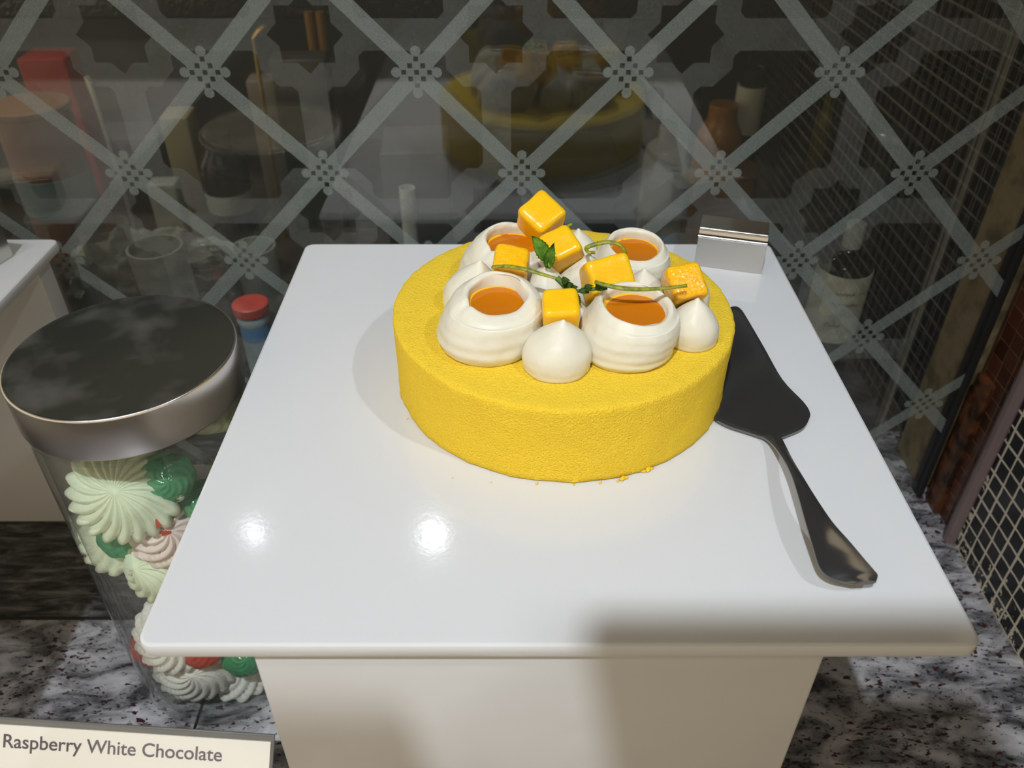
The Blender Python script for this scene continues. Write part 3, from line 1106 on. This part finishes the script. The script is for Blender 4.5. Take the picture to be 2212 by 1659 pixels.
put_sweet(mB, M['mer_white'], 'piped_meringue', (JX - 0.004, JY - 0.036, 0.044), (0.15, -0.8, 0.5), 0.4, 'white ruffled meringue just below the board edge', C, G)
put_sweet(mC, M['mer_white'], 'piped_meringue', (JX - 0.026, JY - 0.018, 0.025), (-0.2, -0.5, 0.8), 1.9, 'white meringue at the bottom left of the jar', C, G)
put_sweet(mC, M['mer_white'], 'piped_meringue', (JX + 0.020, JY - 0.022, 0.022), (0.2, -0.5, 0.8), 0.9, 'white meringue at the bottom right of the jar', C, G)
put_sweet(mB, M['mer_green'], 'piped_meringue', (JX + 0.0, JY + 0.028, 0.10), (0, 0.5, 0.8), 0, 'pale meringue deep inside the jar', C, G)
put_sweet(mB, M['mer_white'], 'piped_meringue', (JX - 0.008, JY + 0.024, 0.165), (-0.5, 0.2, 0.8), 0, 'cream meringue behind the middle of the jar', C, G)
mS = meringue_mesh(0.017, 0.011, 8, 2.6, 8, 0.7)
G2 = 'boiled sweets in the jar'
put_sweet(mS, M['candy_green'], 'boiled_sweet', (JX + 0.020, JY - 0.034, 0.238), (0.4, -0.8, 0.4), 0, 'green glossy sweet right of the fan meringue', 'sweet', G2)
put_sweet(mS, M['candy_green'], 'boiled_sweet', (JX + 0.030, JY - 0.026, 0.205), (0.6, -0.6, 0.4), 1, 'green glossy sweet at the right edge of the jar', 'sweet', G2)
put_sweet(mS, M['candy_green'], 'boiled_sweet', shell(262, 1150, -0.012), (0.0, -0.7, 0.6), 1.4, 'green sweet tucked under the fan meringue', 'sweet', G2)
put_sweet(mS, M['candy_green'], 'boiled_sweet', (JX + 0.036, JY - 0.040, 0.062), (0.3, -0.8, 0.5), 0.5, 'green sweet below the board edge, beside the riser', 'sweet', G2)
put_sweet(mS, M['candy_red'], 'boiled_sweet', (JX - 0.040, JY - 0.034, 0.062), (-0.6, -0.7, 0.3), 0.2, 'orange red sweet at the lower left of the jar', 'sweet', G2)
put_sweet(mS, M['candy_red'], 'boiled_sweet', (JX + 0.008, JY - 0.045, 0.080), (0.0, -0.8, 0.5), 0.9, 'red and white sweet right under the board edge', 'sweet', G2)
# small red and green sugar chips
bm = bmesh.new()
for (u, v) in ((352, 1188), (330, 1205), (340, 1130), (358, 1150)):
    p = shell(u, v, -0.020)
    bmesh.ops.create_cube(bm, size=0.0035, matrix=Matrix.Translation(p) @ Euler((u, v, u*v)).to_matrix().to_4x4() @ Matrix.Diagonal((1.6, 1, 0.5, 1)))
tag(obj('sugar_chips', bm, M['candy_red'], sharp=20), 'red sugar chips stuck to the pink meringue', 'sugar chips', kind='stuff')

# ------------------------------------------------------------------ label card
D = 0.55
o_ = Vector((0, 0, CZ))


def onplane(u, v):
    """point on the leaning card: the plane square to the view at 0.55 m"""
    return o_ + ray(u, v)*D


rc_ = math.atan2(38, 585)
card_top_r = onplane(584, 1604)
Uv = Vector((0, math.sin(PITCH), math.cos(PITCH)))
Rv = Vector((1, 0, 0))
Nv = Rv.cross(Uv)
rx = Rv*math.cos(rc_) - Uv*math.sin(rc_)
ux = Uv*math.cos(rc_) + Rv*math.sin(rc_)
CW, CHH = 0.196, 0.086
mat4 = Matrix((( rx.x, ux.x, Nv.x, 0), (rx.y, ux.y, Nv.y, 0), (rx.z, ux.z, Nv.z, 0), (0, 0, 0, 1)))
org = card_top_r - rx*CW - ux*CHH
mat4.translation = org
sign = thing('dessert_label', 'slanted clear label stand with cream card reading Raspberry White Chocolate', 'label')
sign.matrix_world = mat4
bm = bmesh.new()
box(bm, -0.002, CW + 0.002, -0.002, CHH + 0.0042, -0.004, -0.0022, 0.0004)
obj('backing', bm, M['grey_edge'], sign)
bm = bmesh.new()
box(bm, 0, CW, 0, CHH, -0.0020, -0.0008)
obj('card', bm, M['card'], sign)
bm = bmesh.new()
box(bm, -0.002, CW + 0.002, -0.002, CHH + 0.0042, -0.0006, 0.0008, 0.0003)
obj('front_sheet', bm, clear_glass('clear_acrylic', (0.98, 0.98, 0.97), 0.03, 0.05), sign)
bm = bmesh.new()
box(bm, -0.002, CW + 0.002, -0.004, -0.002, -0.045, 0.0008, 0.0003)
obj('foot', bm, M['jar'], sign)
fc = bpy.data.curves.new('lettering', 'FONT')
fc.body = 'Raspberry White Chocolate'
fc.size = 0.0129
fc.space_character = 1.0
fc.extrude = 0.00005
fc.offset = 0.00012
fc.materials.append(M['ink'])
ft = bpy.data.objects.new('lettering_source', fc)
col.objects.link(ft)
bpy.context.view_layer.update()
fm = bpy.data.meshes.new_from_object(ft.evaluated_get(bpy.context.evaluated_depsgraph_get()))
bpy.data.objects.remove(ft)
fo = bpy.data.objects.new('lettering', fm)
col.objects.link(fo)
fo.parent = sign
fo.location = (0.0165, CHH - 0.0150, -0.00065)

# ------------------------------------------------------------------ kitchen things behind the glass


def lathe_part(name, prof, mat, parent, seg=40, z=0):
    bm = bmesh.new()
    lathe(bm, [(r, h + z) for r, h in prof], seg, close=True)
    return obj(name, bm, mat, parent, sharp=40)


GL = dict(
    dark=clear_glass('dark_bottle_glass', (0.25, 0.25, 0.22), 0.05, 0.05),
    clear=clear_glass('thin_clear_glass', (0.88, 0.90, 0.89), 0.05, 0.03, haze=0.06, gain=1.6),
    milky=clear_glass('milky_plastic', (0.75, 0.77, 0.74), 0.04, 0.15, haze=0.45, gain=1.2, etch_col=(0.55, 0.56, 0.52)),
)
COL = {}


def colmat(c, rough=0.4, metal=0.0):
    k = (c, rough, metal)
    if k not in COL:
        COL[k] = bsdf('paint_%d' % len(COL), c, rough, metal=metal, bump=[(120, 0.05, 2)])
    return COL[k]


def bottle(u, vtop, Y, rpx, glass, label, cat='bottle', name='bottle', lab=None, neck=0.35, cap=None, fill=None, group='bottles and jars behind the glass', body_top=0.62, band=None, lean=0):
    top = py(u, vtop, Y)
    depth = Y*math.cos(PITCH) + (CZ - top.z)*math.sin(PITCH)
    r = rpx/F_PX*depth
    H = top.z
    t = thing(name, label, cat, (top.x, Y, 0.0002), (R(lean), 0, 0), group)
    hb = H*body_top
    prof = bez([(0, 0), (r*0.85, 0), (r, H*0.02), (r, H*0.1)], 3) + bez([(r, hb*0.9), (r*0.92, hb), (r*neck*1.1, hb + (H-hb)*0.35), (r*neck, hb + (H-hb)*0.6), (r*neck, H*0.97), (r*neck*0.9, H*0.975)], 4)
    lathe_part('bottle_body', prof, glass, t)
    if fill:
        lathe_part('contents', [(0, 0.003), (r*0.93, 0.004), (r*0.93, hb*0.85), (0, hb*0.85)], fill, t)
    if lab:
        z0, z1, c = lab
        lathe_part('paper_label', [(r*1.008, z0*H), (r*1.014, z0*H), (r*1.014, z1*H), (r*1.008, z1*H)], c, t)
    if band:
        z0, z1, c = band
        lathe_part('neck_label', [(r*neck*1.1, z0*H), (r*neck*1.13, z0*H), (r*neck*1.13, z1*H), (r*neck*1.1, z1*H)], c, t)
    if cap:
        lathe_part('cap', [(0, H*0.93), (r*neck*1.15, H*0.93), (r*neck*1.2, H*0.94), (r*neck*1.2, H*1.0), (r*neck*1.1, H*1.005), (0, H*1.005)], cap, t)
    return t


def jar_thing(u, vtop, Y, rpx, label, glass, fill=None, lid_m=None, fill_h=0.6, lab=None, name='storage_jar', cat='jar', taper=1.0):
    top = py(u, vtop, Y)
    depth = Y*math.cos(PITCH) + (CZ - top.z)*math.sin(PITCH)
    r = rpx/F_PX*depth
    H = top.z
    t = thing(name, label, cat, (top.x, Y, 0.0002), group='bottles and jars behind the glass')
    rb = r*taper
    lathe_part('jar_wall', [(0, 0), (rb*0.94, 0), (rb, H*0.03), (r, H*0.88), (r*1.02, H*0.93), (r*1.02, H*0.965), (r*0.93, H*0.965), (r*0.93, H*0.88), (rb*0.93, H*0.05), (0, H*0.05)], glass, t)
    if fill:
        lathe_part('contents', [(0, H*0.06), (rb*0.91, H*0.06), (r*0.91, H*fill_h), (0, H*fill_h)], fill, t)
    if lid_m:
        lathe_part('lid', [(0, H*0.97), (r*1.05, H*0.97), (r*1.07, H*0.975), (r*1.07, H*0.995), (r*1.0, H), (0, H)], lid_m, t)
    if lab:
        z0, z1, c = lab
        lathe_part('paper_label', [(r*1.03, z0*H), (r*1.036, z0*H), (r*1.036, z1*H), (r*1.03, z1*H)], c, t)
    return t


paper = colmat((0.62, 0.60, 0.50), 0.6)
bt = bottle(1852, 482, 0.775, 60, GL['dark'], 'dark glass bottle with a handwritten white label, right of the cake board', lab=(0.40, 0.77, paper), neck=0.30, band=(0.88, 1.0, colmat((0.45, 0.46, 0.42), 0.3)), body_top=0.80)
# handwriting strokes on the label
bm = bmesh.new()
rr_ = 60/F_PX*0.88*1.03
rnd = random.Random(9)
for (zc, a0, a1) in ((0.150, -118, -80), (0.137, -122, -62), (0.124, -100, -66), (0.112, -124, -92), (0.150, -74, -58)):
    pts = [Vector((rr_*math.cos(R(a)), rr_*math.sin(R(a)), zc + rnd.uniform(-.002, .002))) for a in range(a0, a1, 3)]
    tube(bm, pts, 0.0004, 5)
obj('handwriting', bm, M['ink'], bt)
jar_thing(1935, 282, 0.93, 42, 'steel rimmed clip jar before the dark tiled wall', GL['clear'], fill=colmat((0.25, 0.25, 0.20), 0.3), lid_m=M['steel_side'], fill_h=0.8)
bottle(1632, 140, 1.15, 38, colmat((0.012, 0.012, 0.010), 0.15), 'dark bottle with a cream neck label, above the steel card holder', neck=0.72, band=(0.66, 0.90, paper), body_top=0.5)
bottle(1566, 215, 1.12, 52, colmat((0.40, 0.16, 0.012), 0.25), 'squat orange bottle left of the cream labelled bottle', neck=0.6, body_top=0.8)
bottle(1800, 190, 1.15, 24, colmat((0.16, 0.12, 0.01), 0.3), 'slim dark yellow bottle in front of the tiled wall', neck=0.5, body_top=0.8)
jar_thing(1690, 332, 0.95, 48, 'glass preserve jar with amber rim above the card holder block', GL['clear'], fill=colmat((0.10, 0.11, 0.11), 0.1), fill_h=0.7)
jar_thing(1590, 360, 0.98, 52, 'brown jar of syrup just left of the preserve jar', colmat((0.15, 0.07, 0.02), 0.2), lid_m=colmat((0.10, 0.05, 0.02), 0.3))
jar_thing(1785, 420, 0.84, 55, 'wide clear glass with a green glint, left of the white labelled bottle', GL['clear'], fill=colmat((0.05, 0.08, 0.03), 0.15), fill_h=0.45)
bottle(1448, 262, 1.0, 50, GL['milky'], 'translucent white squeeze bottle with a blue and red label', neck=0.45, lab=(0.30, 0.42, colmat((0.14, 0.34, 0.55), 0.4)), body_top=0.86, fill=colmat((0.36, 0.38, 0.36), 0.5), band=None)
bottle(540, 655, 0.735, 32, colmat((0.45, 0.55, 0.62), 0.3), 'small bottle with a wide flat red cap between the jar and the cake board', neck=1.0, cap=colmat((0.62, 0.06, 0.04), 0.4), body_top=0.8, lab=(0.72, 0.86, colmat((0.12, 0.32, 0.62), 0.4)))
bottle(465, 278, 1.05, 52, colmat((0.02, 0.02, 0.022), 0.2), 'black bottle with a small white and red label, upper left', neck=0.55, lab=(0.50, 0.62, colmat((0.55, 0.56, 0.54), 0.5)), body_top=0.8)
jar_thing(60, 222, 1.0, 78, 'amber storage jar at the far left, below the red box', colmat((0.20, 0.075, 0.025), 0.3), lid_m=colmat((0.22, 0.10, 0.04), 0.4), lab=(0.50, 0.68, colmat((0.18, 0.26, 0.30), 0.4)))


def crate(u, vtop, Y, wpx, hz, dp, mat, label, name, cat, group=None):
    top = py(u, vtop, Y)
    depth = Y*math.cos(PITCH) + (CZ - top.z)*math.sin(PITCH)
    wd = wpx/F_PX*depth
    bm = bmesh.new()
    z1 = top.z
    box(bm, -wd/2, wd/2, 0, dp, 0, z1 if hz is None else hz, 0.003)
    return tag(obj(name, bm, mat, loc=(top.x, Y, 0.0003), rot=(0, 0, R(4))), label, cat, group)


crate(85, 128, 1.16, 100, None, 0.06, colmat((0.36, 0.018, 0.012), 0.5), 'dark red carton at the far left behind the glass', 'carton', 'box')
crate(372, 255, 1.12, 60, None, 0.05, colmat((0.36, 0.31, 0.19), 0.5), 'cream coloured carton left of the black bottle', 'carton', 'box')
crate(255, 300, 1.25, 160, None, 0.08, colmat((0.14, 0.13, 0.14), 0.5), 'dull grey box in the left background', 'carton', 'box')
crate(345, 400, 1.04, 62, None, 0.03, colmat((0.42, 0.43, 0.39), 0.4), 'pale carton below the cream carton', 'carton', 'box')
crate(640, 130, 1.2, 120, None, 0.05, colmat((0.05, 0.05, 0.035), 0.4), 'dark olive tin behind the upper left lattice', 'tin', 'tin')
crate(560, 175, 1.24, 60, None, 0.04, colmat((0.25, 0.21, 0.17), 0.5), 'small pale tin below the golden spoon', 'tin', 'tin')
crate(895, 330, 1.02, 150, None, 0.10, colmat((0.07, 0.07, 0.072), 0.5), 'grey box behind the middle of the glass', 'carton', 'box')
crate(1190, 345, 1.04, 300, None, 0.10, colmat((0.018, 0.018, 0.019), 0.4), 'wide black box right behind the reflected cake', 'carton', 'box')
crate(1400, 140, 1.30, 260, None, 0.06, colmat((0.012, 0.012, 0.012), 0.4), 'tall black box in the right background', 'carton', 'box')
jar_thing(878, 392, 0.88, 17, 'small white plastic tube in the middle background', colmat((0.55, 0.56, 0.52), 0.4), name='plastic_tube', cat='tube')
bm = bmesh.new()
bmesh.ops.create_icosphere(bm, subdivisions=5, radius=1.0)
for v_ in bm.verts:
    q = v_.co.copy()
    n_ = 1 + 0.22*abs(nz(q, 2.1, 4)) - 0.30*abs(nz(q, 3.7, 9)) - 0.12*abs(nz(q, 9.0, 2))
    v_.co = Vector((q.x*0.115*n_, q.y*0.045*n_, max(0.0, 0.075 + q.z*0.085*n_)))
tag(obj('plastic_bag', bm, bsdf('crumpled_clear_plastic', (0.42, 0.45, 0.38), 0.22, trans=0.35, bump=[(60, 0.5, 4)]), loc=(py(360, 500, 0.875).x - 0.02, 0.875, 0.0003)),
    'crumpled pale plastic bag behind the row of tumblers', 'plastic bag')
k = 0
for (u, v, Y, r_, lb) in ((215, 470, 0.79, 52, 'clear tumbler at the left end of the glasses'), (330, 520, 0.78, 58, 'clear tumbler right of the leftmost pair, before the plastic bag'),
                          (440, 545, 0.775, 58, 'clear tumbler straight behind the jar lid'), (545, 520, 0.80, 46, 'clear tumbler nearest the cake board'),
                          (150, 560, 0.76, 40, 'clear tumbler beside the far left board')):
    jar_thing(u, v, Y, r_, lb, GL['milky'] if k % 2 else GL['clear'], name='tumbler', cat='glass', taper=0.78)
    k += 1
jar_thing(714, 455, 0.80, 22, 'narrow clear glass left of the cake', GL['clear'], name='narrow_glass', cat='glass')
bm = bmesh.new()
tube(bm, [py(188, 165, 1.05), py(205, 215, 1.04), (py(216, 245, 1.04).x, 1.04, 0.0)], [0.004, 0.003, 0.003], 10)
tag(obj('spoon_handle', bm, colmat((0.45, 0.42, 0.34), 0.3)), 'thin pale spoon handle in the upper left background', 'spoon')
t = thing('gold_spoon', 'golden spoon leaning in the upper left background', 'spoon', (0, 0, 0))
bm = bmesh.new()
tube(bm, [py(548, 82, 1.17), py(560, 68, 1.17), py(572, 56, 1.17)], [0.006, 0.010, 0.006], 12, 0.5)
obj('bowl', bm, colmat((0.8, 0.55, 0.16), 0.3, 0.8), t)
bm = bmesh.new()
q = py(548, 82, 1.17)
tube(bm, [q, (q.x - 0.01, 1.17, 0.0)], 0.003, 10)
obj('handle', bm, colmat((0.8, 0.55, 0.16), 0.3, 0.8), t)
for (u, lb) in ((666, 'left of two amber sticks in the upper background'), (690, 'right of two amber sticks in the upper background')):
    a = py(u, 25, 1.30)
    bm = bmesh.new()
    tube(bm, [a, (a.x, 1.30, 0.0)], 0.007, 10)
    tag(obj('amber_stick', bm, colmat((0.34, 0.17, 0.04), 0.3)), lb, 'stick', 'amber sticks')
# embossed black tray standing along the back wall
a = py(900, 45, 1.42)
bm = bmesh.new()
box(bm, -1.2, 0.25, 1.42, 1.47, a.z, a.z + 0.2, 0.01)
box(bm, -1.15, -1.10, 1.43, 1.47, 0, a.z + 0.005, 0.005)
box(bm, 0.15, 0.20, 1.43, 1.47, 0, a.z + 0.005, 0.005)
tag(obj('embossed_tray', bm, M['leather']), 'long black embossed tray on legs at the top of the background', 'tray')
